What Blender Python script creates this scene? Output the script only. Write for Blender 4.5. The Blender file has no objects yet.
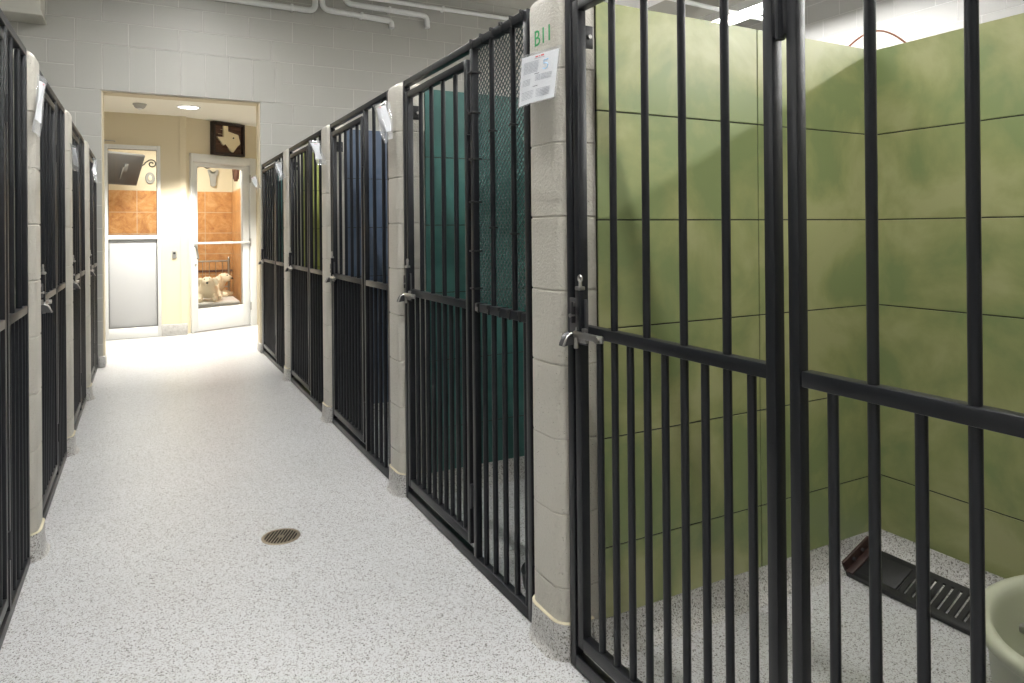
import bpy, bmesh, math, random
from mathutils import Vector, Matrix
random.seed(7)
S = bpy.context.scene
COL = S.collection
PI = math.pi
R = math.radians

# ------------------------------------------------------------------ materials
def new_mat(name):
    m = bpy.data.materials.new(name); m.use_nodes = True
    nt = m.node_tree; b = nt.nodes['Principled BSDF']
    return m, nt, b

def N(nt, kind, **kw):
    n = nt.nodes.new(kind)
    for k, v in kw.items():
        if k.startswith('i_'):
            n.inputs[k[2:].replace('_', ' ')].default_value = v
        else:
            setattr(n, k, v)
    return n

def L(nt, a, b): nt.links.new(a, b)

def simple(name, col, rough=0.5, metal=0.0, bump=0.0, bscale=200.0, spec=0.5, coat=0.0):
    m, nt, b = new_mat(name)
    b.inputs['Base Color'].default_value = (*col, 1)
    b.inputs['Roughness'].default_value = rough
    b.inputs['Metallic'].default_value = metal
    b.inputs['Specular IOR Level'].default_value = spec
    b.inputs['Coat Weight'].default_value = coat
    if bump:
        tc = N(nt, 'ShaderNodeTexCoord')
        no = N(nt, 'ShaderNodeTexNoise', i_Scale=bscale, i_Detail=3.0)
        bp = N(nt, 'ShaderNodeBump', i_Strength=bump, i_Distance=0.002)
        L(nt, tc.outputs['Object'], no.inputs['Vector'])
        L(nt, no.outputs['Fac'], bp.inputs['Height'])
        L(nt, bp.outputs['Normal'], b.inputs['Normal'])
    return m

def ramp(nt, stops):
    r = N(nt, 'ShaderNodeValToRGB')
    el = r.color_ramp.elements
    while len(el) < len(stops): el.new(0.5)
    for e, (p, c) in zip(el, stops):
        e.position = p; e.color = (*c, 1)
    return r

def emis(name, col, strength):
    m, nt, b = new_mat(name)
    b.inputs['Base Color'].default_value = (0.9, 0.9, 0.9, 1)
    b.inputs['Emission Color'].default_value = (*col, 1)
    b.inputs['Emission Strength'].default_value = strength
    return m

BLOCK = (0.515, 0.498, 0.44)

def block_mat(name, axis, bw=0.4064, rh=0.2032, off=0.5, sx=0.0, sz=0.0, col=BLOCK):
    """painted concrete block: axis picks the horizontal coordinate"""
    m, nt, b = new_mat(name)
    tc = N(nt, 'ShaderNodeTexCoord')
    se = N(nt, 'ShaderNodeSeparateXYZ'); L(nt, tc.outputs['Object'], se.inputs[0])
    ax = N(nt, 'ShaderNodeMath', operation='ADD'); ax.inputs[1].default_value = sx
    az = N(nt, 'ShaderNodeMath', operation='ADD'); az.inputs[1].default_value = sz
    L(nt, se.outputs[axis], ax.inputs[0]); L(nt, se.outputs['Z'], az.inputs[0])
    co = N(nt, 'ShaderNodeCombineXYZ')
    L(nt, ax.outputs[0], co.inputs[0]); L(nt, az.outputs[0], co.inputs[1])
    br = N(nt, 'ShaderNodeTexBrick', offset=off, offset_frequency=2, squash=1.0)
    br.inputs['Scale'].default_value = 1.0
    br.inputs['Mortar Size'].default_value = 0.0045
    br.inputs['Mortar Smooth'].default_value = 0.35
    br.inputs['Brick Width'].default_value = bw
    br.inputs['Row Height'].default_value = rh
    br.inputs['Color1'].default_value = (*col, 1)
    br.inputs['Color2'].default_value = (col[0]*0.97, col[1]*0.97, col[2]*0.965, 1)
    br.inputs['Mortar'].default_value = (min(1, col[0]*1.25), min(1, col[1]*1.25), min(1, col[2]*1.25), 1)
    L(nt, co.outputs[0], br.inputs['Vector'])
    L(nt, br.outputs['Color'], b.inputs['Base Color'])
    no = N(nt, 'ShaderNodeTexNoise', i_Scale=160.0, i_Detail=4.0)
    L(nt, tc.outputs['Object'], no.inputs['Vector'])
    mu = N(nt, 'ShaderNodeMath', operation='MULTIPLY'); mu.inputs[1].default_value = -1.0
    L(nt, br.outputs['Fac'], mu.inputs[0])
    m2 = N(nt, 'ShaderNodeMath', operation='MULTIPLY_ADD'); m2.inputs[1].default_value = 0.22
    L(nt, no.outputs['Fac'], m2.inputs[0]); L(nt, mu.outputs[0], m2.inputs[2])
    bp = N(nt, 'ShaderNodeBump', i_Strength=0.8, i_Distance=0.004)
    L(nt, m2.outputs[0], bp.inputs['Height']); L(nt, bp.outputs['Normal'], b.inputs['Normal'])
    b.inputs['Roughness'].default_value = 0.45
    return m

def pillar_mat():
    m, nt, b = new_mat('painted_block_pillar')
    tc = N(nt, 'ShaderNodeTexCoord')
    n1 = N(nt, 'ShaderNodeTexNoise', i_Scale=120.0, i_Detail=4.0, i_Roughness=0.6)
    vo = N(nt, 'ShaderNodeTexVoronoi', i_Scale=95.0)
    L(nt, tc.outputs['Object'], n1.inputs['Vector']); L(nt, tc.outputs['Object'], vo.inputs['Vector'])
    mr = N(nt, 'ShaderNodeMapRange'); mr.inputs['From Min'].default_value = 0.0; mr.inputs['From Max'].default_value = 0.18
    L(nt, vo.outputs['Distance'], mr.inputs['Value'])
    ad = N(nt, 'ShaderNodeMath', operation='MULTIPLY_ADD'); ad.inputs[1].default_value = 0.6
    L(nt, n1.outputs['Fac'], ad.inputs[0]); L(nt, mr.outputs[0], ad.inputs[2])
    bp = N(nt, 'ShaderNodeBump', i_Strength=1.0, i_Distance=0.006)
    L(nt, ad.outputs[0], bp.inputs['Height']); L(nt, bp.outputs['Normal'], b.inputs['Normal'])
    b.inputs['Base Color'].default_value = (BLOCK[0]*0.95, BLOCK[1]*0.94, BLOCK[2]*0.945, 1)
    b.inputs['Roughness'].default_value = 0.42
    return m

def terrazzo(name, base, dark, amount, rough=0.34, scale=190.0):
    m, nt, b = new_mat(name)
    tc = N(nt, 'ShaderNodeTexCoord')
    def layer(sc, thr, seed):
        mp = N(nt, 'ShaderNodeMapping'); mp.inputs['Location'].default_value = (seed, seed*0.7, seed*1.3)
        L(nt, tc.outputs['Object'], mp.inputs['Vector'])
        v = N(nt, 'ShaderNodeTexVoronoi', i_Scale=sc)
        L(nt, mp.outputs[0], v.inputs['Vector'])
        s = N(nt, 'ShaderNodeSeparateColor'); L(nt, v.outputs['Color'], s.inputs[0])
        g = N(nt, 'ShaderNodeMath', operation='LESS_THAN'); g.inputs[1].default_value = thr
        L(nt, s.outputs[0], g.inputs[0])
        return g, s
    g1, s1 = layer(scale, amount, 0.0)
    g2, s2 = layer(scale*1.7, amount*0.9, 4.3)
    c1 = ramp(nt, [(0.0, dark), (0.5, tuple(x*3.2+0.05 for x in dark)), (1.0, tuple(x*0.6 for x in dark))])
    L(nt, s1.outputs[1], c1.inputs[0])
    no = N(nt, 'ShaderNodeTexNoise', i_Scale=2.2, i_Detail=3.0); L(nt, tc.outputs['Object'], no.inputs['Vector'])
    cb = ramp(nt, [(0.3, tuple(x*0.93 for x in base)), (0.7, base)]); L(nt, no.outputs['Fac'], cb.inputs[0])
    x1 = N(nt, 'ShaderNodeMix', data_type='RGBA')
    L(nt, g2.outputs[0], x1.inputs[0]); L(nt, cb.outputs[0], x1.inputs[6]); x1.inputs[7].default_value = (base[0]*0.52, base[1]*0.5, base[2]*0.48, 1)
    x2 = N(nt, 'ShaderNodeMix', data_type='RGBA')
    L(nt, g1.outputs[0], x2.inputs[0]); L(nt, x1.outputs[2], x2.inputs[6]); L(nt, c1.outputs[0], x2.inputs[7])
    L(nt, x2.outputs[2], b.inputs['Base Color'])
    n2 = N(nt, 'ShaderNodeTexNoise', i_Scale=38.0, i_Detail=2.0); L(nt, tc.outputs['Object'], n2.inputs['Vector'])
    bp = N(nt, 'ShaderNodeBump', i_Strength=0.12, i_Distance=0.004)
    L(nt, n2.outputs['Fac'], bp.inputs['Height']); L(nt, bp.outputs['Normal'], b.inputs['Normal'])
    b.inputs['Roughness'].default_value = rough
    return m

def tile_mat(name, c1, c2, c3, rough=0.32, scale=3.4):
    m, nt, b = new_mat(name)
    tc = N(nt, 'ShaderNodeTexCoord')
    no = N(nt, 'ShaderNodeTexNoise', i_Scale=scale, i_Detail=6.0, i_Roughness=0.55, i_Distortion=0.4)
    L(nt, tc.outputs['Object'], no.inputs['Vector'])
    cr = ramp(nt, [(0.40, c1), (0.5, c2), (0.60, c3)]); L(nt, no.outputs['Fac'], cr.inputs[0])
    L(nt, cr.outputs[0], b.inputs['Base Color'])
    b.inputs['Roughness'].default_value = rough
    return m

def glass_mat():
    m = bpy.data.materials.new('clear_glass'); m.use_nodes = True
    nt = m.node_tree; nt.nodes.clear()
    o = N(nt, 'ShaderNodeOutputMaterial'); t = N(nt, 'ShaderNodeBsdfTransparent'); g = N(nt, 'ShaderNodeBsdfGlossy')
    t.inputs['Color'].default_value = (0.95, 0.97, 0.96, 1); g.inputs['Roughness'].default_value = 0.03
    f = N(nt, 'ShaderNodeFresnel', i_IOR=1.35); x = N(nt, 'ShaderNodeMixShader')
    L(nt, f.outputs[0], x.inputs[0]); L(nt, t.outputs[0], x.inputs[1]); L(nt, g.outputs[0], x.inputs[2]); L(nt, x.outputs[0], o.inputs[0])
    return m

def sleeve_mat():
    m = bpy.data.materials.new('clear_plastic_sleeve'); m.use_nodes = True
    nt = m.node_tree; nt.nodes.clear()
    o = N(nt, 'ShaderNodeOutputMaterial'); t = N(nt, 'ShaderNodeBsdfTransparent'); g = N(nt, 'ShaderNodeBsdfGlossy')
    d = N(nt, 'ShaderNodeBsdfDiffuse'); d.inputs['Color'].default_value = (0.8, 0.82, 0.85, 1)
    g.inputs['Roughness'].default_value = 0.12
    x = N(nt, 'ShaderNodeMixShader'); x.inputs[0].default_value = 0.10
    y = N(nt, 'ShaderNodeMixShader'); y.inputs[0].default_value = 0.15
    L(nt, t.outputs[0], x.inputs[1]); L(nt, g.outputs[0], x.inputs[2])
    L(nt, x.outputs[0], y.inputs[1]); L(nt, d.outputs[0], y.inputs[2]); L(nt, y.outputs[0], o.inputs[0])
    return m

def black_metal():
    m, nt, b = new_mat('black_powder_coat')
    tc = N(nt, 'ShaderNodeTexCoord')
    no = N(nt, 'ShaderNodeTexNoise', i_Scale=420.0, i_Detail=2.0); L(nt, tc.outputs['Object'], no.inputs['Vector'])
    bp = N(nt, 'ShaderNodeBump', i_Strength=0.25, i_Distance=0.001)
    L(nt, no.outputs['Fac'], bp.inputs['Height']); L(nt, bp.outputs['Normal'], b.inputs['Normal'])
    b.inputs['Base Color'].default_value = (0.0095, 0.0105, 0.0135, 1)
    b.inputs['Roughness'].default_value = 0.36
    b.inputs['Specular IOR Level'].default_value = 0.35
    return m

def wood_mat(name, c1, c2):
    m, nt, b = new_mat(name)
    tc = N(nt, 'ShaderNodeTexCoord'); mp = N(nt, 'ShaderNodeMapping'); mp.inputs['Scale'].default_value = (4, 4, 60)
    L(nt, tc.outputs['Object'], mp.inputs['Vector'])
    no = N(nt, 'ShaderNodeTexNoise', i_Scale=2.0, i_Detail=6.0); L(nt, mp.outputs[0], no.inputs['Vector'])
    cr = ramp(nt, [(0.3, c1), (0.7, c2)]); L(nt, no.outputs['Fac'], cr.inputs[0]); L(nt, cr.outputs[0], b.inputs['Base Color'])
    b.inputs['Roughness'].default_value = 0.6
    return m

def ochre_tile():
    m, nt, b = new_mat('ochre_marbled_tile')
    tc = N(nt, 'ShaderNodeTexCoord')
    no = N(nt, 'ShaderNodeTexNoise', i_Scale=7.0, i_Detail=8.0, i_Roughness=0.65, i_Distortion=1.2)
    L(nt, tc.outputs['Object'], no.inputs['Vector'])
    cr = ramp(nt, [(0.3, (0.38, 0.155, 0.05)), (0.5, (0.56, 0.275, 0.095)), (0.7, (0.68, 0.41, 0.19))])
    L(nt, no.outputs['Fac'], cr.inputs[0]); L(nt, cr.outputs[0], b.inputs['Base Color'])
    b.inputs['Roughness'].default_value = 0.3
    return m

M = dict(
    black=black_metal(),
    pillar=pillar_mat(),
    far=block_mat('painted_block_far_wall', 'X', sx=0.11+0.2032, col=(0.43, 0.425, 0.395)),
    soldier=block_mat('painted_block_over_opening', 'X', bw=0.2085, rh=0.4064, off=0.0, sx=0.314, sz=-2.44, col=(0.43, 0.425, 0.395)),
    sidew=block_mat('painted_block_side_wall', 'Y', col=(0.48, 0.478, 0.465)),
    floor=terrazzo('speckled_epoxy_floor', (0.585, 0.59, 0.60), (0.12, 0.115, 0.11), 0.16, scale=270.0),
    curb=terrazzo('speckled_epoxy_cove', (0.56, 0.555, 0.54), (0.12, 0.115, 0.105), 0.24, rough=0.38, scale=270.0),
    ceil=simple('dull_ceiling_paint', (0.46, 0.45, 0.41), 0.8),
    grout=simple('dark_grout', (0.035, 0.04, 0.03), 0.9),
    green=tile_mat('mottled_green_tile', (0.205, 0.25, 0.11), (0.28, 0.30, 0.132), (0.35, 0.355, 0.18)),
    teal=tile_mat('mottled_teal_tile', (0.024, 0.090, 0.080), (0.032, 0.112, 0.100), (0.050, 0.145, 0.13)),
    blue=tile_mat('mottled_slate_blue_tile', (0.048, 0.074, 0.115), (0.06, 0.09, 0.14), (0.08, 0.11, 0.165)),
    lime=tile_mat('mottled_lime_tile', (0.22, 0.25, 0.055), (0.26, 0.29, 0.07), (0.31, 0.34, 0.10)),
    caulk=simple('cream_caulk', (0.55, 0.50, 0.36), 0.6),
    steel=simple('brushed_steel', (0.42, 0.41, 0.40), 0.3, 1.0),
    dsteel=simple('dark_oiled_steel', (0.09, 0.09, 0.095), 0.4, 0.6),
    wire=simple('coated_wire', (0.10, 0.13, 0.13), 0.45, 0.3),
    tie=simple('black_nylon', (0.012, 0.012, 0.013), 0.5),
    paper=simple('white_paper', (0.76, 0.78, 0.82), 0.7),
    ink=simple('grey_print', (0.36, 0.39, 0.45), 0.8),
    ink_d=simple('dark_print', (0.16, 0.17, 0.20), 0.8),
    ink_r=simple('red_print', (0.75, 0.05, 0.05), 0.7),
    ink_b=simple('blue_marker', (0.36, 0.66, 0.93), 0.7),
    ink_g=simple('green_marker', (0.04, 0.33, 0.11), 0.7),
    sleeve=sleeve_mat(), glass=glass_mat(),
    pipe=simple('white_painted_pipe', (0.82, 0.83, 0.82), 0.4),
    duct=simple('painted_duct', (0.52, 0.51, 0.455), 0.55),
    white=simple('white_enamel', (0.80, 0.80, 0.79), 0.35),
    alu=simple('white_aluminium_frame', (0.72, 0.73, 0.72), 0.35),
    panel=simple('grey_door_panel', (0.47, 0.48, 0.49), 0.4),
    cream=simple('cream_wall_paint', (0.66, 0.585, 0.43), 0.7, bump=0.1, bscale=120),
    creamc=simple('cream_ceiling_paint', (0.90, 0.87, 0.78), 0.8),
    ochre=ochre_tile(), lgrout=simple('pale_grout', (0.62, 0.5, 0.36), 0.8),
    walnut=wood_mat('stained_boards', (0.05, 0.02, 0.012), (0.13, 0.06, 0.035)),
    dkwood=simple('dark_wood_frame', (0.03, 0.018, 0.014), 0.5),
    ivory=simple('ivory_paint', (0.80, 0.70, 0.48), 0.6),
    iron=simple('black_wrought_iron', (0.03, 0.03, 0.03), 0.5, 0.3),
    plaque=simple('grey_plaque', (0.33, 0.33, 0.31), 0.6),
    rust=simple('rust_brown_metal', (0.12, 0.045, 0.03), 0.6),
    tv=simple('dark_screen', (0.03, 0.03, 0.029), 0.45),
    tvb=simple('grey_plastic', (0.085, 0.085, 0.08), 0.5),
    grate=simple('black_moulded_plastic', (0.012, 0.012, 0.013), 0.45),
    brown=simple('red_brown_plastic', (0.032, 0.013, 0.010), 0.5),
    sage=simple('sage_plastic', (0.44, 0.455, 0.355), 0.38),
    rubber=simple('black_rubber', (0.02, 0.023, 0.025), 0.45),
    cable=simple('brown_cable', (0.30, 0.12, 0.07), 0.5),
    fur=simple('cream_fur', (0.86, 0.77, 0.60), 0.9, bump=0.8, bscale=90),
    nose=simple('dark_nose', (0.03, 0.025, 0.02), 0.4),
    bronze=simple('worn_bronze', (0.34, 0.29, 0.22), 0.35, 0.8),
    dark_disc=simple('drain_dark_disc', (0.01, 0.008, 0.006), 0.9),
    lens=emis('lit_tube_lens', (1.0, 0.985, 0.955), 60.0),
    lensn=emis('lit_narrow_tube_lens', (1.0, 0.985, 0.955), 152.0),
    lensw=emis('lit_boosted_tube_lens', (1.0, 0.985, 0.955), 160.0),  # single lens boosted so the unseen side lights reach the green wall
    lensk=emis('lit_fill_lens', (1.0, 0.985, 0.955), 24.0),  # lens of the added fill light over the green kennel
    lens2=emis('lit_downlight', (1.0, 0.95, 0.86), 9.0),
)

# ------------------------------------------------------------------ mesh helpers
def obj(name, bm, mat, parent=None, smooth=True, angle=35):
    me = bpy.data.meshes.new(name)
    bmesh.ops.recalc_face_normals(bm, faces=bm.faces[:])
    bm.to_mesh(me); bm.free()
    for mm in (mat if isinstance(mat, (list, tuple)) else [mat]): me.materials.append(mm)
    if smooth:
        me.shade_smooth(); me.set_sharp_from_angle(angle=R(angle))
    o = bpy.data.objects.new(name, me); COL.objects.link(o)
    if parent is not None: o.parent = parent
    return o

def box(bm, x0, x1, y0, y1, z0, z1, bev=0.0, seg=2, mi=0, mtx=None):
    pts = [(x, y, z) for x in (x0, x1) for y in (y0, y1) for z in (z0, z1)]
    vs = [bm.verts.new(p) for p in pts]
    fs = [bm.faces.new([vs[i] for i in f]) for f in ((0, 1, 3, 2), (4, 6, 7, 5), (0, 4, 5, 1), (2, 3, 7, 6), (0, 2, 6, 4), (1, 5, 7, 3))]
    for f in fs: f.material_index = mi
    if bev:
        es = list({e for f in fs for e in f.edges})
        r = bmesh.ops.bevel(bm, geom=es, offset=bev, segments=seg, affect='EDGES', profile=0.5)
        vs = list({v for v in vs if v.is_valid} | set(r['verts']))
        for f in r['faces']: f.material_index = mi
    if mtx is not None:
        bmesh.ops.transform(bm, matrix=mtx, verts=vs)
    return vs

def frame_of(d):
    d = d.normalized()
    a = Vector((0, 0, 1)) if abs(d.z) < 0.95 else Vector((1, 0, 0))
    u = d.cross(a).normalized(); v = d.cross(u).normalized()
    return u, v

def tube(bm, pts, r, seg=10, cap=True, mi=0, closed=False):
    pts = [Vector(p) for p in pts]
    rings = []
    n = len(pts)
    pu = None
    for i, p in enumerate(pts):
        if closed: d = pts[(i+1) % n] - pts[i-1]
        elif i == 0: d = pts[1] - pts[0]
        elif i == n-1: d = pts[-1] - pts[-2]
        else: d = (pts[i+1] - p).normalized() + (p - pts[i-1]).normalized()
        u, v = frame_of(d)
        if pu is not None:
            dn = d.normalized(); u = (pu - dn*pu.dot(dn)).normalized(); v = dn.cross(u)
        pu = u
        rr = r[i] if isinstance(r, (list, tuple)) else r
        rings.append([bm.verts.new(p + (u*math.cos(2*PI*k/seg) + v*math.sin(2*PI*k/seg))*rr) for k in range(seg)])
    for a, b in zip(rings, rings[1:] + ([rings[0]] if closed else [])):
        for k in range(seg):
            f = bm.faces.new((a[k], a[(k+1) % seg], b[(k+1) % seg], b[k])); f.material_index = mi
    if cap and not closed:
        for g in (rings[0], rings[-1]):
            f = bm.faces.new(g); f.material_index = mi
    return rings

def arc(c, r, a0, a1, n, plane='XZ'):
    out = []
    for i in range(n+1):
        a = a0 + (a1-a0)*i/n
        q = (r*math.cos(a), r*math.sin(a))
        c0 = Vector(c)
        out.append(c0 + {'XZ': Vector((q[0], 0, q[1])), 'XY': Vector((q[0], q[1], 0)), 'YZ': Vector((0, q[0], q[1]))}[plane])
    return out

def prism(bm, poly, mapf, d0, d1, mi=0):
    """extrude a 2-D polygon: mapf(a, b, depth) -> point"""
    A = [bm.verts.new(mapf(a, b, d0)) for a, b in poly]; B = [bm.verts.new(mapf(a, b, d1)) for a, b in poly]
    fa = bm.faces.new(A); fb = bm.faces.new(list(reversed(B)))
    n = len(poly)
    for i in range(n):
        f = bm.faces.new((A[i], B[i], B[(i+1) % n], A[(i+1) % n])); f.material_index = mi
    fa.material_index = fb.material_index = mi
    bmesh.ops.triangulate(bm, faces=[fa, fb])

def loft(bm, rings, cap0=True, cap1=True, mi=0):
    vr = [[bm.verts.new(p) for p in ring] for ring in rings]
    for a, b in zip(vr, vr[1:]):
        n = len(a)
        for k in range(n):
            f = bm.faces.new((a[k], a[(k+1) % n], b[(k+1) % n], b[k])); f.material_index = mi
    if cap0: bm.faces.new(list(reversed(vr[0]))).material_index = mi
    if cap1: bm.faces.new(vr[-1]).material_index = mi
    return vr

def empty(name, loc=(0, 0, 0), rz=0.0):
    o = bpy.data.objects.new(name, None); COL.objects.link(o)
    o.location = loc; o.rotation_euler = (0, 0, rz); o.empty_display_size = 0.1
    return o

def tag(o, label, cat, group=None):
    o['label'] = label; o['category'] = cat
    if group: o['group'] = group
    return o

def struct(o, label=None):
    o['kind'] = 'structure'
    if label: o['label'] = label
    return o

def copy_tree(o, parent=None):
    c = o.copy(); COL.objects.link(c)
    if parent is not None: c.parent = parent
    for ch in list(o.children): copy_tree(ch, c)
    return c

def nb(): return bmesh.new()

# ------------------------------------------------------------------ layout
XR, XL = 1.007, -0.363           # corridor faces of the two gate rows
BR, BL = 2.334, -1.69            # kennel back walls
YR = [0.235, 1.590, 2.914, 4.260, 5.618]      # near face of each right divider
YL = [1.640, 2.985, 4.315, 5.676]             # near face of each left divider
TH = 0.182
YF = 7.06                        # far wall
CEIL = 3.75
TOP = 1.835

# ------------------------------------------------------------------ room shell
b = nb(); box(b, -5.6, 6.7, -4.1, 12.0, -0.12, 0.0)
struct(obj('floor', b, M['floor'], smooth=False), 'pale speckled epoxy floor')
b = nb(); box(b, -5.6, 6.7, -4.1, YF+0.2, CEIL, CEIL+0.1)
struct(obj('ceiling', b, M['ceil'], smooth=False))
OPL, OPR, OPZ = -0.325, 1.005, 2.44
WT = 0.19
b = nb()
box(b, -5.6, OPL, YF, YF+WT, 0, CEIL)
box(b, OPR, 6.7, YF, YF+WT, 0, CEIL)
box(b, OPL-0.21, OPR+0.21, YF+0.001, YF+WT-0.001, OPZ+0.4064, CEIL)
far = struct(obj('wall_far', b, M['far'], smooth=False), 'painted concrete block wall with the lit doorway')
b = nb(); box(b, OPL-0.205, OPR+0.215, YF-0.0005, YF+WT, OPZ, OPZ+0.4064, 0.004)
lin = obj('lintel', b, M['soldier'], far, smooth=False)
# the joints of the block edge round the opening, cream like the room beyond
b = nb()
box(b, OPL-0.002, OPL+0.012, YF+0.03, YF+WT+0.002, 0.09, OPZ-0.012)
box(b, OPR-0.012, OPR+0.002, YF+0.03, YF+WT+0.002, 0.09, OPZ-0.012)
box(b, OPL-0.002, OPR+0.002, YF+0.03, YF+WT+0.002, OPZ-0.012, OPZ+0.002)
struct(obj('trim_1', b, M['cream'], smooth=False), 'cream painted reveal of the doorway')
b = nb(); box(b, -5.7, -5.6, -4.1, YF, 0, CEIL); struct(obj('wall_left', b, M['sidew'], smooth=False))
b = nb(); box(b, 6.6, 6.7, -4.1, YF, 0, CEIL); struct(obj('wall_right', b, M['sidew'], smooth=False), 'white painted block wall beyond the kennels')
b = nb(); box(b, -5.6, 6.6, -4.2, -4.1, 0, CEIL); struct(obj('wall_rear', b, M['far'], smooth=False))

# kennel back walls
def tile_face(name, parent, axis, plane, sgn, a0, a1, ajoints, z0, z1, zj, mat, grout=None, gap=0.004):
    """tiles on a wall face; axis 'Y' = face at Y=plane looking along sgn, spanning X a0..a1"""
    b = nb()
    def bx(aa, ab, za, zb, t, mi, bev=0.0):
        p0, p1 = sorted((plane, plane + sgn*t))
        if axis == 'Y': box(b, aa, ab, p0, p1, za, zb, bev, 1, mi)
        else: box(b, p0, p1, aa, ab, za, zb, bev, 1, mi)
    bx(a0, a1, z0, z1, 0.0065, 1)
    aj = [a0-gap/2] + [j for j in sorted(ajoints) if a0 < j < a1] + [a1+gap/2]
    zz = [z0-gap/2] + [z for z in zj if z0 < z < z1] + [z1+gap/2]
    for i in range(len(aj)-1):
        for k in range(len(zz)-1):
            if aj[i+1]-aj[i] > 0.02:
                bx(aj[i]+gap/2, aj[i+1]-gap/2, zz[k]+gap/2, zz[k+1]-gap/2, 0.0095, 0, 0.0012)
    return obj(name, b, [mat, grout or M['grout']], parent, smooth=False)

ZT = 1.807
ZJ = [ZT - 0.3048*i for i in range(6, 0, -1)]
CZ = 0.088

def cove_profile(n=6, h=0.09, run=0.09):
    # concave quarter from wall (0,h) to floor (run,0)
    pts = [(0.0, h)]
    for i in range(n+1):
        a = PI/2*i/n
        pts.append((run*(1-math.cos(a)) + 0.004, h*(1-math.sin(a)) if True else 0))
    return pts

def cove_strip(b, p0, p1, nrm, h=0.088, run=0.10):
    """a cove along the foot of a wall from p0 to p1 (2-D), nrm = into the room"""
    prof = [(0.0, h), (0.011, h)] + [(0.011 + run*(1-math.cos(PI/2*i/6)), 0.001 + h*(1-math.sin(PI/2*i/6))) for i in range(1, 7)] + [(0.0, 0.0005)]
    rings = []
    for p in (p0, p1):
        rings.append([Vector((p[0]+nrm[0]*o, p[1]+nrm[1]*o, z)) for o, z in prof])
    loft(b, rings)

def back_wall(side):
    if side == 'right': xs, x0, x1 = BR, BR, BR+0.19
    else: xs, x0, x1 = BL, BL-0.19, BL
    b = nb(); box(b, x0, x1, 0.0, YF, 0, ZT-0.012)
    return struct(obj('wall_kennels_back_'+side, b, M['pillar'], smooth=False), 'tiled block wall closing the backs of the kennels')

bwr = back_wall('right'); bwl = back_wall('left')
rt = [M['green'], M['teal'], M['blue'], M['lime'], M['teal']]
lt = [M['teal'], M['blue'], M['teal'], M['blue']]
yr_edges = [(YR[i]+TH, (YR+[YF])[i+1]) for i in range(5)]
yl_edges = [(YL[i]+TH, (YL+[YF])[i+1]) for i in range(4)]
for (a, c), m in zip(yr_edges, rt):
    tile_face('tile_facing', bwr, 'X', BR, -1, a, c-0.01, [c-0.6096, c-1.2192], CZ, ZT, ZJ, m)
for (a, c), m in zip(yl_edges, lt):
    tile_face('tile_facing', bwl, 'X', BL, 1, a, c-0.01, [c-0.6096, c-1.2192], CZ, ZT, ZJ, m)

def wall_ring(x_tip, x_back, y0, y1, ins, rad, n=5):
    """plan outline of a divider with a bullnosed corridor end; x_back may lie on either side"""
    s = 1 if x_back > x_tip else -1
    xt = x_tip + s*ins; ya, yb = y0+ins, y1-ins
    r = max(0.004, rad-ins)
    pts = []
    for i in range(n+1):
        a = PI/2*i/n
        pts.append((xt + s*(r - r*math.sin(a)), ya + r - r*math.cos(a)))
    # from (xt+r, ya) to (xt, ya+r)
    for i in range(n+1):
        a = PI/2*i/n
        pts.append((xt + s*(r - r*math.cos(a)), yb - r + r*math.sin(a)))
    pts.append((x_back, yb)); pts.append((x_back, ya))
    return pts

def divider(side, y0, k, tilem):
    tip, back, s = (0.990, BR, 1) if side == 'right' else (-0.343, BL, -1)
    y1 = y0 + TH
    rad = 0.045
    zs = []
    off = -0.012
    courses = [0.0] + [off + 0.2032*i for i in range(1, 9)] + [TOP]
    g = 0.0032
    rings = []
    xe = tip + s*0.122
    def ring(z, ins): rings.append([Vector((p[0], p[1], z)) for p in wall_ring(tip, xe, y0, y1, ins, rad)])
    ring(0.0, 0)
    for z in courses[1:-1]:
        ring(z-0.0042, 0); ring(z-0.0018, g); ring(z+0.0012, g); ring(z+0.0036, 0)
    for i in range(0, 6):
        a = PI/2*i/5
        ring(TOP-0.03+0.03*math.sin(a), 0.03*(1-math.cos(a)))
    b = nb(); loft(b, rings)
    box(b, *sorted((xe-s*0.002, back)), y0+0.0005, y1-0.0005, 0, ZT-0.004)
    w = struct(obj('wall_divider_%s_%d' % (side, k), b, M['pillar'], angle=24), 'pale painted block divider wall between two kennels')
    # speckled foot of the wall end
    b = nb(); rr = []
    for z, o in ((0.0005, 0.026), (0.004, 0.020), (0.010, 0.0145), (0.022, 0.0105), (0.05, 0.0085), (0.096, 0.0075), (0.098, 0.002)):
        ex = wall_ring(tip - s*o, tip + s*0.10, y0 - min(o, 0.0112), y1 + min(o, 0.0112), 0, rad+o)
        rr.append([Vector((p[0], p[1], z)) for p in ex])
    loft(b, rr)
    obj('base_curb', b, M['curb'], w)
    b = nb(); rr = []
    for z, o in ((0.0970, 0.0079), (0.0985, 0.0079), (0.1010, 0.0005)):
        ex = wall_ring(tip - s*o, tip + s*0.10, y0-o*0.96, y1+o*0.96, 0, rad+o)
        rr.append([Vector((p[0], p[1], z)) for p in ex])
    loft(b, rr)
    obj('caulk_line', b, M['caulk'], w)
    # tiles on the kennel side that looks back along the corridor
    x0, x1 = (1.112, BR-0.01) if side == 'right' else (BL+0.01, -0.468)
    j = [1.737] if side == 'right' else [-1.083]
    tile_face('tile_facing', w, 'Y', y0, -1, x0, x1, j, CZ, ZT, ZJ, tilem)
    return w

divs_r = [divider('right', y, i+1, ([M['green']]+rt)[i]) for i, y in enumerate(YR)]
divs_l = [divider('left', y, i+1, ([M['teal']]+lt)[i]) for i, y in enumerate(YL)]
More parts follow.
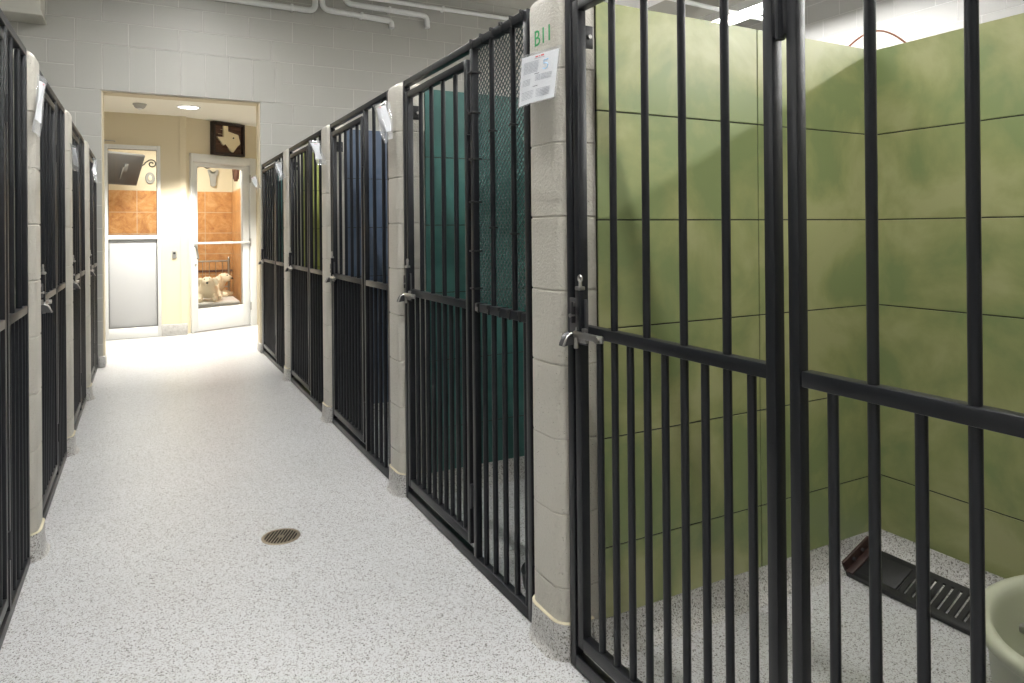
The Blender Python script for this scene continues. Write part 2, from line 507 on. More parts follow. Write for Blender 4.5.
# green also clads the last bay's end on the far wall
tile_face('tile_facing', far, 'Y', YF, -1, 1.112, BR-0.01, [1.737], CZ, ZT, ZJ, M['teal'])
tile_face('tile_facing', far, 'Y', YF, -1, BL+0.01, -0.468, [-1.083], CZ, ZT, ZJ, M['blue'])

def bay_cove(n, xf, xb, y0, y1):
    s = 1 if xb > xf else -1
    b = nb()
    cove_strip(b, (xb, y0), (xb, y1), (-s, 0), CZ, 0.16)
    cove_strip(b, (xf+s*0.10, y1), (xb, y1), (0, -1), CZ, 0.05)
    struct(obj('baseboard_kennel_%d' % n, b, M['curb']), 'speckled coved skirting inside a kennel')
n = 0
for (a, c) in yr_edges: n += 1; bay_cove(n, 0.985, BR, a, c)
for (a, c) in yl_edges: n += 1; bay_cove(n, -0.341, BL, a, c)
# foot of the far wall's doorway jambs
b = nb()
for x0, x1 in ((OPL-0.04, OPL+0.02), (OPR-0.02, OPR+0.04)):
    box(b, x0, x1, YF-0.02, YF+WT+0.01, 0, 0.095, 0.012)
struct(obj('baseboard_far', b, M['curb']), 'speckled foot of the doorway jambs')

# ------------------------------------------------------------------ kennel gates
GW = 1.145
TB = 0.0265
Z_T = 1.83
def sq_bar(b, y0, y1, z0, z1, x0=0.0, x1=TB): box(b, x0, x1, y0, y1, z0, z1, 0.0028, 2)

def rod(y, z0, z1, name, parent, x=TB/2, r=0.0091):
    b = nb(); tube(b, [(x, y, z0), (x, y, z1)], r, 12)
    return obj(name, b, M['black'], parent)

def make_gate():
    root = empty('kennel_gate')
    b = nb()
    sq_bar(b, 0.0, TB, 0.004, Z_T); sq_bar(b, GW-TB, GW, 0.004, Z_T)
    sq_bar(b, TB-0.001, GW-TB+0.001, Z_T-0.028, Z_T)
    sq_bar(b, TB-0.001, GW-TB+0.001, 0.004, 0.038)
    obj('outer_frame', b, M['black'], root)
    yp = 0.410
    b = nb(); sq_bar(b, yp-0.0115, yp+0.0115, 0.036, Z_T-0.027, 0.0, 0.024); obj('post', b, M['black'], root)
    b = nb(); sq_bar(b, TB-0.001, yp-0.014, 0.893, 0.921); obj('mid_rail', b, M['black'], root)
    for i, y in enumerate((0.0445+0.0, 0.118, 0.194, 0.270, 0.343)):
        lo = i in (0, 2, 4)
        if i == 0: continue
        if not lo: rod(y, 0.036, 0.895, 'bar', root); rod(y, 0.919, Z_T-0.026, 'bar', root)
        else: rod(y, 0.036, 0.895, 'bar', root)
    rod(0.0475, 0.036, 0.895, 'bar', root)
    # swinging leaf
    ya, yb = yp+0.041, GW-TB-0.010
    b = nb()
    sq_bar(b, ya, ya+0.023, 0.066, 1.776); sq_bar(b, yb-TB, yb, 0.066, 1.776)
    sq_bar(b, ya+0.022, yb-TB+0.001, 1.748, 1.776)
    sq_bar(b, ya+0.022, yb-TB+0.001, 0.893, 0.921)
    sq_bar(b, ya+0.022, yb-TB+0.001, 0.066, 0.100)
    leaf = obj('door_leaf', b, M['black'], root)
    y0, y1 = ya+0.0055, yb-TB/2-0.020
    for i in range(1, 10):
        y = y0 + (y1-y0)*i/10
        rod(y, 0.098, 0.895, 'bar', leaf)
        if i % 2 == 0: rod(y, 0.919, 1.75, 'bar', leaf)
    # hinges between post and leaf
    for z in (0.24, 1.55):
        b = nb()
        box(b, 0.001, TB+0.002, yp+0.0105, ya+0.002, z-0.035, z+0.035, 0.003)
        tube(b, [(0.003, yp+0.026, z-0.042), (0.003, yp+0.026, z+0.042)], 0.0085, 10)
        obj('hinge', b, M['black'], root)
    # latch on the other stile
    b = nb()
    box(b, -0.005, 0.001, GW-0.100, GW-0.020, 0.872, 0.990, 0.001)
    box(b, -0.016, -0.004, GW-0.046, GW-0.038, 0.925, 0.980, 0.001)
    latch = obj('latch', b, M['dsteel'], root)
    b = nb(); box(b, -0.020, -0.004, GW-0.090, GW-0.073, 0.890, 1.024, 0.002); obj('slide_bolt', b, M['black'], latch)
    b = nb()
    tube(b, [(-0.012, GW-0.0815, 1.024), (-0.012, GW-0.0815, 1.036)], 0.005, 10)
    tube(b, arc((-0.012, GW-0.0815, 1.044), 0.008, 0, 2*PI*15/16, 15, 'YZ'), 0.0030, 6, closed=True)
    box(b, -0.022, -0.003, GW-0.092, GW-0.071, 1.014, 1.024, 0.002)
    obj('pull_ring', b, M['steel'], latch)
    b = nb()
    poly = [(0, 0.010), (-0.014, 0.014), (-0.028, 0.006), (-0.038, -0.012), (-0.040, -0.020), (-0.024, -0.018), (0, -0.016)]
    prism(b, poly, lambda a, c, d: Vector((-0.004+a, d, 0.886+c)), GW-0.050, GW-0.026)
    obj('lever', b, M['dsteel'], latch)
    b = nb(); tube(b, [(-0.004-0.041, GW-0.050, 0.866), (-0.004-0.029, GW-0.050, 0.892), (-0.004-0.014, GW-0.050, 0.900)], 0.0032, 6); obj('lever_edge', b, M['steel'], latch)
    b = nb()
    box(b, -0.024, -0.014, GW-0.190, GW-0.062, 0.890, 0.908, 0.004)
    tube(b, [(-0.016, GW-0.066, 0.906), (-0.016, GW-0.066, 0.862)], 0.006, 10)
    box(b, -0.014, -0.004, GW-0.105, GW-0.060, 0.878, 0.916, 0.002)
    obj('latch_arm', b, M['steel'], latch)
    b = nb(); tube(b, [(-0.014, GW-0.176, 0.8985), (-0.031, GW-0.176, 0.8985)], [0.010, 0.0085], 8); obj('bolt_head', b, M['steel'], latch)
    b = nb(); box(b, -0.011, -0.0045, GW-0.048, GW-0.036, 0.968, 0.980, 0.002); obj('bolt_head', b, M['steel'], latch)
    b = nb(); tube(b, [(-0.005, GW-0.042, 0.945), (-0.020, GW-0.042, 0.945)], 0.005, 8); obj('bolt_head', b, M['steel'], latch)
    # angle bracket that holds the frame to the wall, high up
    b = nb(); box(b, TB-0.002, TB+0.046, GW-0.030, GW-0.024, 1.66, 1.722, 0.0025); box(b, TB-0.001, TB+0.004, GW-TB, GW-0.002, 1.655, 1.725, 0.001)
    wb = obj('wall_bracket', b, M['black'], root)
    b = nb(); tube(b, [(TB+0.030, GW-0.031, 1.69), (TB+0.030, GW-0.039, 1.69)], 0.006, 8); obj('bolt_head', b, M['steel'], wb)
    return root

proto = make_gate()
gl = ['black barred kennel gate across the olive green tiled kennel holding the sage tub',
      'black barred kennel gate with wire mesh across the teal tiled kennel',
      'black barred kennel gate across the slate blue tiled kennel',
      'black barred kennel gate across the lime green tiled kennel',
      'black barred kennel gate touching the doorway, in the row with the wire mesh gate']
ll = ['black barred kennel gate cut off by the picture edge, facing the wire mesh gate',
      'black barred kennel gate between the first and second pale pillars facing the blue kennel',
      'black barred kennel gate between the second and third pale pillars facing the lime kennel',
      'narrow looking black barred kennel gate beside the doorway facing the fifth gate']
CL = 0.012
gates_r = []
for i in range(5):
    g = proto if i == 0 else copy_tree(proto)
    y0, y1 = yr_edges[i]; y0 += CL; y1 -= CL
    if i == 4: y1 = YF - 0.022
    g.location = (XR, y0, 0); g.scale = (1, (y1-y0)/GW, 1)
    tag(g, gl[i], 'gate', 'black barred kennel gates'); gates_r.append(g)
for i in range(4):
    g = copy_tree(proto)
    y0, y1 = yl_edges[i]; y0 += CL; y1 -= CL
    if i == 3: y1 = YF - 0.022
    g.location = (XL, y1, 0); g.rotation_euler = (0, 0, PI); g.scale = (1, (y1-y0)/GW, 1)
    tag(g, ll[i], 'gate', 'black barred kennel gates')

# wire mesh tied on to the second gate
g2 = gates_r[1]
b = nb()
def clip_line(p, d, y0, y1, z0, z1):
    t0, t1 = -400.0, 400.0
    for c, dd, lo, hi in ((p[0], d[0], y0, y1), (p[1], d[1], z0, z1)):
        a, e = sorted(((lo-c)/dd, (hi-c)/dd)); t0, t1 = max(t0, a), min(t1, e)
    return (t0, t1) if t1 - t0 > 0.004 else None
my0, my1, mz0, mz1 = 0.012, 0.425, 0.925, 1.815
dw, dh = 0.0245, 0.0215
xm = TB + 0.004
k = -60
for k in range(-60, 80):
    for sg in (1, -1):
        p = (my0 + k*dw, mz0); d = (dw*sg, dh)
        c = clip_line(p, d, my0, my1, mz0, mz1)
        if c:
            q0 = (xm + 0.0013*sg, p[0]+d[0]*c[0], p[1]+d[1]*c[0]); q1 = (xm + 0.0013*sg, p[0]+d[0]*c[1], p[1]+d[1]*c[1])
            tube(b, [q0, q1], 0.0021, 5, cap=False)
obj('wire_mesh', b, M['wire'], g2)
def tie(c, sx, sy, sz, along):
    """a nylon strap round a tube; along = the tube's axis"""
    b = nb()
    t = 0.0018; w = 0.003
    x, y, z = c
    if along == 'Y':
        box(b, x-sx-t, x+sx+t, y-w, y+w, z-sz-t, z+sz+t, 0.0012)
        box(b, x-sx-0.006, x-sx, y-0.004, y+0.004, z+sz-0.010, z+sz+0.002, 0.001)
    else:
        box(b, x-sx-t, x+sx+t, y-sy-t, y+sy+t, z-w, z+w, 0.0012)
        box(b, x-sx-0.006, x-sx, y-sy-0.006, y-sy+0.004, z-0.004, z+0.004, 0.001)
    obj('cable_tie', b, M['tie'], g2)
hx = TB/2
for y in (0.03, 0.10, 0.17, 0.24, 0.32, 0.40): tie((hx, y, Z_T-0.014), hx+0.003, 0, 0.0145, 'Y')
for y in (0.06, 0.13, 0.20, 0.28, 0.36): tie((hx, y, 0.907), hx+0.003, 0, 0.0145, 'Y')
for z in (1.72, 1.58, 1.42, 1.27, 1.10, 0.97): tie((hx, 0.410, z), hx+0.003, 0.0155, 0, 'Z')
for z in (1.50, 1.18): tie((hx, 0.270, z), 0.0105, 0.0092, 0, 'Z')
for z in (1.50, 1.16): tie((hx, 0.118, z), 0.0105, 0.0092, 0, 'Z')

# ------------------------------------------------------------------ notices in plastic sleeves
def sheet_bm(P, nu=6, nv=8, th=0.0008, off=0.0):
    """P(u,v)->(point, normal)"""
    b = nb(); f = []; k = []
    for i in range(nu+1):
        rf, rk = [], []
        for j in range(nv+1):
            p, n_ = P(i/nu, j/nv)
            rf.append(b.verts.new(p + n_*(off+th/2))); rk.append(b.verts.new(p + n_*(off-th/2)))
        f.append(rf); k.append(rk)
    for i in range(nu):
        for j in range(nv):
            b.faces.new((f[i][j], f[i+1][j], f[i+1][j+1], f[i][j+1])); b.faces.new((k[i][j], k[i][j+1], k[i+1][j+1], k[i+1][j]))
    for i in range(nu):
        b.faces.new((f[i][0], k[i][0], k[i+1][0], f[i+1][0])); b.faces.new((f[i][nv], f[i+1][nv], k[i+1][nv], k[i][nv]))
    for j in range(nv):
        b.faces.new((f[0][j], f[0][j+1], k[0][j+1], k[0][j])); b.faces.new((f[nu][j], k[nu][j], k[nu][j+1], f[nu][j+1]))
    return b

def bilinear(TL, TR, BLc, BRc, curl):
    TL, TR, BLc, BRc = map(Vector, (TL, TR, BLc, BRc))
    n0 = (BLc-TL).cross(TR-TL).normalized()
    def P(u, v):
        p = (TL*(1-u)+TR*u)*(1-v) + (BLc*(1-u)+BRc*u)*v
        return p + curl(u, v, n0), n0
    return P, n0

def notice(name, corners, label, curl, paper=(0.04, 0.96, 0.05, 0.97), lines=True, flip=False):
    P, n0 = bilinear(*corners, curl)
    fs = -1 if flip else 1
    root = empty(name, P(0.5, 1.0)[0])
    def put(o):
        o.parent = root; o.location = -Vector(root.location); return o
    def sub(u0, u1, v0, v1):
        return lambda u, v: P(u0+(u1-u0)*u, v0+(v1-v0)*v)
    put(obj('sleeve', sheet_bm(P, 8, 10, 0.0026), M['sleeve'], angle=80))
    u0, u1, v0, v1 = paper
    put(obj('paper_sheet', sheet_bm(sub(u0, u1, v0, v1), 8, 10, 0.0007), M['paper'], angle=80))
    if lines:
        def mark(nm, a, c, d, e, m):
            put(obj(nm, sheet_bm(sub(u0+(u1-u0)*a, u0+(u1-u0)*c, v0+(v1-v0)*d, v0+(v1-v0)*e), 2, 2, 0.0003, off=fs*0.0007), m, angle=80))
        b = nb()
        def rows(a, c, ds, h, m, nm):
            bb = nb()
            for d in ds:
                for sgm in range(3):
                    aa = a + (c-a)*(sgm/3.0) + 0.01*random.random(); cc = a + (c-a)*((sgm+1)/3.0) - 0.004 - 0.02*random.random()*(sgm == 2)
                    Q = sub(u0+(u1-u0)*aa, u0+(u1-u0)*cc, v0+(v1-v0)*d, v0+(v1-v0)*(d+h))
                    tb = sheet_bm(Q, 1, 1, 0.0003, off=fs*0.0007)
                    me = bpy.data.meshes.new('t'); tb.to_mesh(me); tb.free(); bb.from_mesh(me); bpy.data.meshes.remove(me)
            put(obj(nm, bb, m, angle=80))
        b.free()
        lv = 1 if lines is True else 0
        mark('heading', 0.40, 0.47, 0.035, 0.065, M['ink_r']); mark('heading', 0.49, 0.53, 0.040, 0.060, M['ink_r']); mark('heading', 0.55, 0.63, 0.028, 0.062, M['ink_r'])
        rows(0.37, 0.66, [0.078], 0.012, M['ink'], 'text_lines')
        if lv:
            rows(0.08, 0.52, [0.13+0.028*i for i in range(9)], 0.011, M['ink'], 'text_lines')
            rows(0.08, 0.34, [0.49+0.028*i for i in range(5)], 0.011, M['ink'], 'text_lines')
            rows(0.46, 0.90, [0.44+0.026*i for i in range(5)], 0.011, M['ink'], 'text_lines')
            rows(0.42, 0.56, [0.40, 0.66], 0.016, M['ink_d'], 'text_lines')
            rows(0.08, 0.88, [0.74+0.03*i for i in range(6)], 0.010, M['ink'], 'text_lines')
            # the handwritten figure 5
            def seg(pts):
                bb = nb(); pp = []
                for (a, c) in pts:
                    p, nn = P(u0+(u1-u0)*a, v0+(v1-v0)*c); pp.append(p + nn*fs*0.0008)
                tube(bb, pp, 0.0014, 6); return bb
            put(obj('handwritten_number', seg([(0.76, 0.155), (0.655, 0.165), (0.655, 0.235), (0.72, 0.232), (0.765, 0.27), (0.755, 0.33), (0.70, 0.355), (0.645, 0.335)]), M['ink_b']))
    return root

# sheet corners as they hang in front of each wall end
nt1 = notice('notice_sheet',
    ((0.972, 1.760, 1.677), (0.968, 1.535, 1.655), (0.966, 1.770, 1.524), (0.958, 1.532, 1.514)),
    '', lambda u, v, n: n*(0.012*math.sin(PI*u)*v) + Vector((-0.012, 0, 0))*max(0, (u-0.6)/0.4)**2*v, flip=False)
tag(nt1, 'white printed notice with a blue figure 5 on the pillar marked B11', 'notice', 'notices in sleeves on the pillars')

def bag(corners, label, seed, amp=0.012, lines='small'):
    rnd = random.Random(seed); ph = [rnd.uniform(0, 6) for _ in range(4)]
    cu = lambda u, v, n: n*(amp*math.sin(5*u+ph[0]+3*v)*math.sin(4*v+ph[1]) + amp*0.5*math.sin(11*u+ph[2])*v)
    o = notice('notice_sheet', corners, '', cu, paper=(0.16, 0.80, 0.10, 0.78), lines=lines)
    tag(o, label, 'notice', 'notices in sleeves on the pillars'); return o
bag([(0.925, 3.088, 1.75), (0.968, 2.973, 1.752), (0.945, 2.978, 1.564), (0.965, 2.898, 1.577)], 'crumpled clear sleeve with a notice on the pillar between the teal and blue kennels', 3)
bag([(0.93, 4.45, 1.746), (0.962, 4.341, 1.741), (0.945, 4.325, 1.584), (0.965, 4.199, 1.58)], 'creased clear sleeve with a notice on the pillar between the blue and lime kennels', 5)
bag([(0.93, 5.772, 1.735), (0.962, 5.643, 1.74), (0.945, 5.639, 1.574), (0.968, 5.574, 1.594)], 'small looking clear sleeve on the pillar between the lime kennel and the last gate', 8)
bag([(0.91, 7.095, 1.7), (0.955, 7.054, 1.733), (0.955, 6.963, 1.568), (0.975, 6.942, 1.605)], 'pale folded sleeve on the doorway edge beside the last gate', 11)
bag(((-0.338, 3.069, 1.763), (-0.325, 3.185, 1.763), (-0.338, 2.926, 1.534), (-0.330, 2.984, 1.517)), 'long narrow looking notice on the pillar beside the cut off gate', 13, 0.004)
bag(((-0.338, 4.272, 1.648), (-0.310, 4.313, 1.633), (-0.335, 4.395, 1.517), (-0.300, 4.352, 1.503)), 'tilted white notice on the second pillar facing the blue kennel', 17, 0.006)
bag(((-0.330, 5.872, 1.710), (-0.310, 5.969, 1.735), (-0.320, 5.788, 1.573), (-0.290, 5.800, 1.539)), 'crumpled white notice on the third pillar facing the lime kennel', 19)

# ------------------------------------------------------------------ marker lettering on the pillar
def text_mesh(name, s, size, mat, mtx, parent, extrude=0.0006):
    cu = bpy.data.curves.new(name, 'FONT'); cu.body = s; cu.size = size; cu.extrude = extrude; cu.align_x = 'CENTER'; cu.resolution_u = 3
    o = bpy.data.objects.new(name, cu); COL.objects.link(o)
    bpy.context.view_layer.update()
    me = bpy.data.meshes.new_from_object(o.evaluated_get(bpy.context.evaluated_depsgraph_get()))
    bpy.data.objects.remove(o); bpy.data.curves.remove(cu)
    me.materials.clear(); me.materials.append(mat)
    me.transform(mtx)
    o = bpy.data.objects.new(name, me); COL.objects.link(o); o.parent = parent
    return o
# facing -X: text x -> -Y, text y -> Z
mt = Matrix(((0, 0, -1, 0.9897), (-1, 0, 0, 1.664), (0, 1, 0, 1.694), (0, 0, 0, 1)))
text_mesh('lettering', 'B11', 0.064, M['ink_g'], mt, divs_r[1])

# ------------------------------------------------------------------ floor drain
dr = empty('floor_drain', (0.457, 2.77, 0)); tag(dr, 'round slotted metal drain in the corridor floor', 'drain')
b = nb()
seg = 40
def circ(r, z, n=40): return [Vector((r*math.cos(2*PI*i/n), r*math.sin(2*PI*i/n), z)) for i in range(n)]
loft(b, [circ(0.072, 0.0005), circ(0.0715, 0.003), circ(0.069, 0.0036), circ(0.061, 0.0036), circ(0.060, 0.0012)], cap0=False, cap1=False)
obj('rim', b, M['bronze'], dr)
b = nb(); loft(b, [circ(0.0605, 0.0002), circ(0.0605, 0.0010)]); obj('dark_disc', b, M['dark_disc'], dr)  # flat black disc in place of the shaded drain hole
b = nb(); an = R(62)
mz = Matrix.Rotation(an, 4, 'Z')
for i in range(-5, 6):
    o_ = i*0.0118
    hl = math.sqrt(max(0, 0.061**2 - o_**2))
    if hl > 0.01: box(b, -hl, hl, o_-0.0021, o_+0.0021, 0.001, 0.0036, mtx=mz)
loft(b, [circ(0.012, 0.001, 16), circ(0.012, 0.0036, 16)])
obj('slotted_grate', b, M['bronze'], dr, smooth=False)

# ------------------------------------------------------------------ things inside the green kennel
# slotted black cover lying on the coved gutter
tg = empty('gutter_grate', (2.14, 1.0, 0)); tag(tg, 'black slotted gutter cover along the back of the green kennel', 'drain cover')
b = nb()
Lh0, Lh1 = -0.02, 0.525          # along Y
tilt = math.atan2(0.055, 0.125)
gm = Matrix.Translation((-0.070, 0, 0.010)) @ Matrix.Rotation(-tilt, 4, 'Y')
W_ = 0.142
ys = []
y = Lh0 + 0.03
slots = []
while y < Lh1 - 0.17:
    slots.append(y); y += 0.0255
# long edge strips, end plate, then slanted ribs
box(b, 0, 0.022, Lh0, Lh1, 0, 0.010, 0.002, mtx=gm); box(b, W_-0.022, W_, Lh0, Lh1, 0, 0.010, 0.002, mtx=gm)
box(b, 0.004, W_-0.004, Lh1-0.16, Lh1, 0.0005, 0.0095, 0.002, mtx=gm)
for y in slots:
    poly = [(0.018, y), (W_-0.018, y+0.004), (W_-0.018, y+0.0195), (0.018, y+0.0155)]
    A = [b.verts.new(gm @ Vector((p, q, 0.001))) for p, q in poly]; Bv = [b.verts.new(gm @ Vector((p, q, 0.009))) for p, q in poly]
    b.faces.new(A); b.faces.new(Bv[::-1])
    for i in range(4): b.faces.new((A[i], Bv[i], Bv[(i+1) % 4], A[(i+1) % 4]))
# turned-down side flanges
box(b, -0.002, 0.006, Lh0, Lh1, -0.009, 0.008, 0.002, mtx=gm)
obj('slotted_cover', b, M['grate'], tg)
b = nb()
box(b, -0.002, W_+0.004, Lh1-0.030, Lh1+0.002, 0.0105, 0.018, 0.002, mtx=gm); box(b, -0.002, W_+0.004, Lh1-0.006, Lh1+0.004, 0.012, 0.048, 0.003, mtx=gm)
eb = obj('end_bracket', b, M['brown'], tg); eb['label'] = 'red-brown upright end bracket'
b = nb()
for xx in (0.045, 0.095): tube(b, [gm @ Vector((xx, Lh1-0.0055, 0.031)), gm @ Vector((xx, Lh1-0.012, 0.031))], 0.006, 10)
obj('screw', b, M['dsteel'], eb)

# sage dog tub
def superell(ax, ay, e, n=56):
    out = []
    for i in range(n):
        t = 2*PI*i/n; c, s_ = math.cos(t), math.sin(t)
        out.append((ax*abs(c)**e*(1 if c >= 0 else -1), ay*abs(s_)**e*(1 if s_ >= 0 else -1)))
    return out
tub = empty('dog_tub', (1.930, 0.722, 0)); tag(tub, 'big sage green plastic tub beside the black gutter cover', 'tub')
b = nb()
prof = [(0.80, 0.004, 0), (0.815, 0.012, 0), (0.86, 0.09, 0), (0.90, 0.19, 0), (0.915, 0.218, 0), (0.965, 0.224, 0), (0.99, 0.232, 0), (1.0, 0.243, 0), (0.99, 0.254, 0), (0.96, 0.259, 0), (0.90, 0.259, 0), (0.865, 0.250, 0), (0.85, 0.23, 0), (0.83, 0.13, 0), (0.79, 0.045, 0), (0.74, 0.018, 0), (0.6, 0.014, 0)]
AX, AY = 0.335, 0.270
loft(b, [[Vector((x, y, z)) for x, y in superell(AX - AY*(1-s_), AY*s_, 1.0)] for s_, z, _ in prof])
obj('basin', b, M['sage'], tub, angle=60)
b = nb(); 
tube(b, [(0.03, AY*0.835, 0.15), (0.03, AY*0.835-0.010, 0.15)], 0.013, 12)
tube(b, [(0.03, AY*0.835-0.008, 0.15), (0.03, AY*0.835-0.016, 0.15)], 0.0075, 8)
obj('bolt', b, M['steel'], tub)

# rubber bowl in the teal kennel
bw = empty('rubber_bowl', (1.165, 1.950, 0)); tag(bw, 'black round bowl behind the wire mesh gate beside pillar B11', 'bowl')
b = nb()
loft(b, [circ(r, z, 32) for r, z in ((0.078, 0.001), (0.084, 0.006), (0.088, 0.03), (0.090, 0.054), (0.087, 0.060), (0.083, 0.058), (0.078, 0.035), (0.068, 0.012), (0.02, 0.009))])
obj('bowl_body', b, M['rubber'], bw)
b = nb(); tube(b, [Vector((0.0885*math.cos(2*PI*i/32), 0.0885*math.sin(2*PI*i/32), 0.057)) for i in range(32)], 0.0045, 8, closed=True)
obj('rolled_rim', b, M['rubber'], bw)

# loop of cable on top of the kennel walls
b = nb(); pts = []
pa, pb = Vector((2.265, 1.675, 1.803)), Vector((2.45, 1.500, 1.795)); 
for i in range(15):
    t = i/14
    p = pa.lerp(pb, t); p.z += 0.085*math.sin(PI*t); pts.append(p)
tube(b, pts, 0.0035, 8)
tag(obj('cable', b, M['cable']), 'thin brown cable arching over the top corner of the green tiled walls', 'cable')

# ------------------------------------------------------------------ overhead: pipes, duct, lights
def pipe(name, pts, r, label, collars=()):
    root = empty(name, pts[0]); tag(root, label, 'pipe', 'white pipes on the far wall')
    # round the bends
    P_ = [Vector(p) for p in pts]; out = [P_[0]]
    for i in range(1, len(P_)-1):
        a, c, e = P_[i-1], P_[i], P_[i+1]
        rr = min(0.075, 0.45*(a-c).length, 0.45*(e-c).length)
        s0 = c + (a-c).normalized()*rr; s1 = c + (e-c).normalized()*rr
        for k in range(9):
            t = k/8; out.append(s0*(1-t)**2 + c*2*t*(1-t) + s1*t**2)
    out.append(P_[-1])
    b = nb(); tube(b, out, r, 14); o = obj('pipe_run', b, M['pipe'], root); o.location = -Vector(pts[0])
    b = nb()
    for c in collars:
        box(b, c[0]-0.012, c[0]+0.012, c[1]-r-0.004, YF, c[2]-r-0.004, c[2]+r+0.004, 0.003)
    if collars:
        o = obj('pipe_clip', b, M['pipe'], root); o.location = -Vector(pts[0])
    else: b.free()
    return root
YP = YF - 0.035
pipe('ceiling_pipe', [(-0.69, YP, 3.385), (1.53, YP, 3.385), (1.53, YP, CEIL)], 0.029, 'white pipe running flat over the doorway then turning up into the ceiling', [(0.2, YP, 3.385), (1.30, YP, 3.385)])
pipe('ceiling_pipe', [(1.60, YP, CEIL), (1.60, YP, 3.415), (2.32, YP, 3.39), (2.32, YP-0.01, 3.315)], 0.029, 'white pipe whose down elbow ends lowest, beside the pipe over the doorway', [(2.0, YP, 3.402)])
pipe('ceiling_pipe', [(1.83, YP, CEIL), (1.83, YP, 3.51), (2.72, YP, 3.50), (2.72, YP-0.01, 3.37)], 0.029, 'white pipe with a longer down elbow, higher than the one ending lower', [(2.3, YP, 3.505)])
pipe('ceiling_pipe', [(1.95, YP-0.02, 3.592), (3.72, YP-0.02, 3.60)], 0.022, 'thin straight white pipe highest on the wall, above the teal kennel', [(2.9, YP-0.02, 3.597)])

b = nb(); box(b, -2.3, -0.73, YF-0.30, YF-0.001, 2.985, 3.62, 0.006)
box(b, -2.31, -0.72, YF-0.31, YF-0.001, 2.957, 2.987, 0.003)
du = obj('air_duct', b, M['duct']); tag(du, 'pale painted box duct with a flanged lower edge, high on the doorway wall', 'duct')

def strip_light(loc, label, length=1.22, w=0.28, lens='lens'):
    root = empty('ceiling_light', loc); tag(root, label, 'ceiling light', 'long ceiling lights')
    b = nb()
    box(b, -w/2-0.01, w/2+0.01, -length/2-0.01, length/2+0.01, 0.055, 0.085, 0.004)
    box(b, -w/2-0.01, w/2+0.01, -length/2-0.012, -length/2, 0.0, 0.06, 0.003); box(b, -w/2-0.01, w/2+0.01, length/2, length/2+0.012, 0.0, 0.06, 0.003)
    box(b, -0.02, 0.02, -0.30, -0.26, 0.08, CEIL-loc[2], 0.003); box(b, -0.02, 0.02, 0.26, 0.30, 0.08, CEIL-loc[2], 0.003)
    box(b, -w/2-0.012, -w/2-0.001, -length/2-0.01, length/2+0.01, -0.004, 0.06, 0.002); box(b, w/2+0.001, w/2+0.012, -length/2-0.01, length/2+0.01, -0.004, 0.06, 0.002)
    obj('housing', b, M['white'], root)
    b = nb(); box(b, -w/2, w/2, -length/2+0.001, length/2-0.001, 0.006, 0.054, 0.006, 2); obj('diffuser', b, M[lens], root)
    return root
ZL = 3.47
for y, lb in ((-2.0, 'lit ceiling light over the corridor behind the first gates'), (0.55, 'lit ceiling light over the corridor beside the green kennel'), (2.9, 'lit ceiling light over the corridor drain'), (5.25, 'lit ceiling light over the corridor nearest the doorway wall')):
    strip_light((0.47, y, ZL), lb, 1.22, 0.10, 'lensn')
strip_light((5.72, 5.05, ZL), 'lit ceiling light glaring over the green tiled wall', 2.44)
strip_light((5.60, -0.75, ZL), 'lit ceiling light near the white block wall beyond the green kennel', 2.44, 0.28, 'lensw')
strip_light((5.60, -2.9, ZL), 'lit ceiling light near the white block wall at the rear corner', 1.22, 0.28, 'lensw')
strip_light((1.95, 0.70, ZL), 'added unseen fill light straight over the green tiled kennel', 1.22, 0.28, 'lensk')  # fill added to brighten the inside of this kennel, no known fixture
strip_light((-4.4, 3.5, ZL), 'lit ceiling light beyond the kennels opposite', 2.44)
# hung white plenum box and conduit beside the glaring light
b = nb(); box(b, 3.62, 4.22, 4.72, 5.6, 3.245, 3.55, 0.05, 4); box(b, 3.75, 4.1, 5.0, 5.4, 3.5, CEIL)
tag(obj('air_plenum', b, M['white']), 'white rounded box hung from the ceiling above the green tiled wall', 'duct')
b = nb(); tube(b, [(4.35, 5.2, 3.42), (5.9, 5.28, 3.42)], 0.022, 10); tube(b, [(4.6, 5.21, 3.42), (4.6, 5.21, CEIL)], 0.008, 8)
tag(obj('conduit', b, M['pipe']), 'white conduit crossing towards the glaring ceiling light', 'pipe')

# ------------------------------------------------------------------ room beyond the doorway
YB = 8.85
th = R(27.6); dv = Vector((math.cos(th), math.sin(th), 0)); nv = Vector((dv.y, -dv.x, 0))   # nv points to the camera
P0 = Vector((0.474, 8.913, 0))
AM = Matrix(((dv.x, -nv.x, 0, P0.x), (dv.y, -nv.y, 0, P0.y), (0, 0, 1, 0), (0, 0, 0, 1)))    # local x along wall, local y away
CI = 2.525
b = nb(); box(b, -2.2, 2.8, YF+WT, 11.9, CI, CI+0.08); struct(obj('ceiling_lobby', b, M['creamc'], smooth=False), 'cream ceiling of the bright lobby')
b = nb()
box(b, -2.2, -0.385, YB, YB+0.1, 0, CI); box(b, 0.172, 0.438, YB, YB+0.1, 0, CI); box(b, -0.385, 0.172, YB, YB+0.1, 2.168, CI)
box(b, 0.372, 0.436, YB-0.018, YB+0.05, 0, CI)
struct(obj('wall_lobby_back', b, M['cream'], smooth=False), 'cream lobby wall between two glazed doors')
b = nb()
box(b, 0.876, 2.6, 0, 0.1, 0, CI, mtx=AM); box(b, -0.045, 0.0, 0.0, 0.1, 0, CI, mtx=AM); box(b, 0.0, 0.876, 0.0, 0.1, 2.115, CI, mtx=AM)
struct(obj('wall_lobby_angled', b, M['cream'], smooth=False), 'cream angled lobby wall around the glass door')
b = nb(); box(b, -2.3, -2.2, YF+WT, 11.9, 0, CI); struct(obj('wall_lobby_left', b, M['cream'], smooth=False))
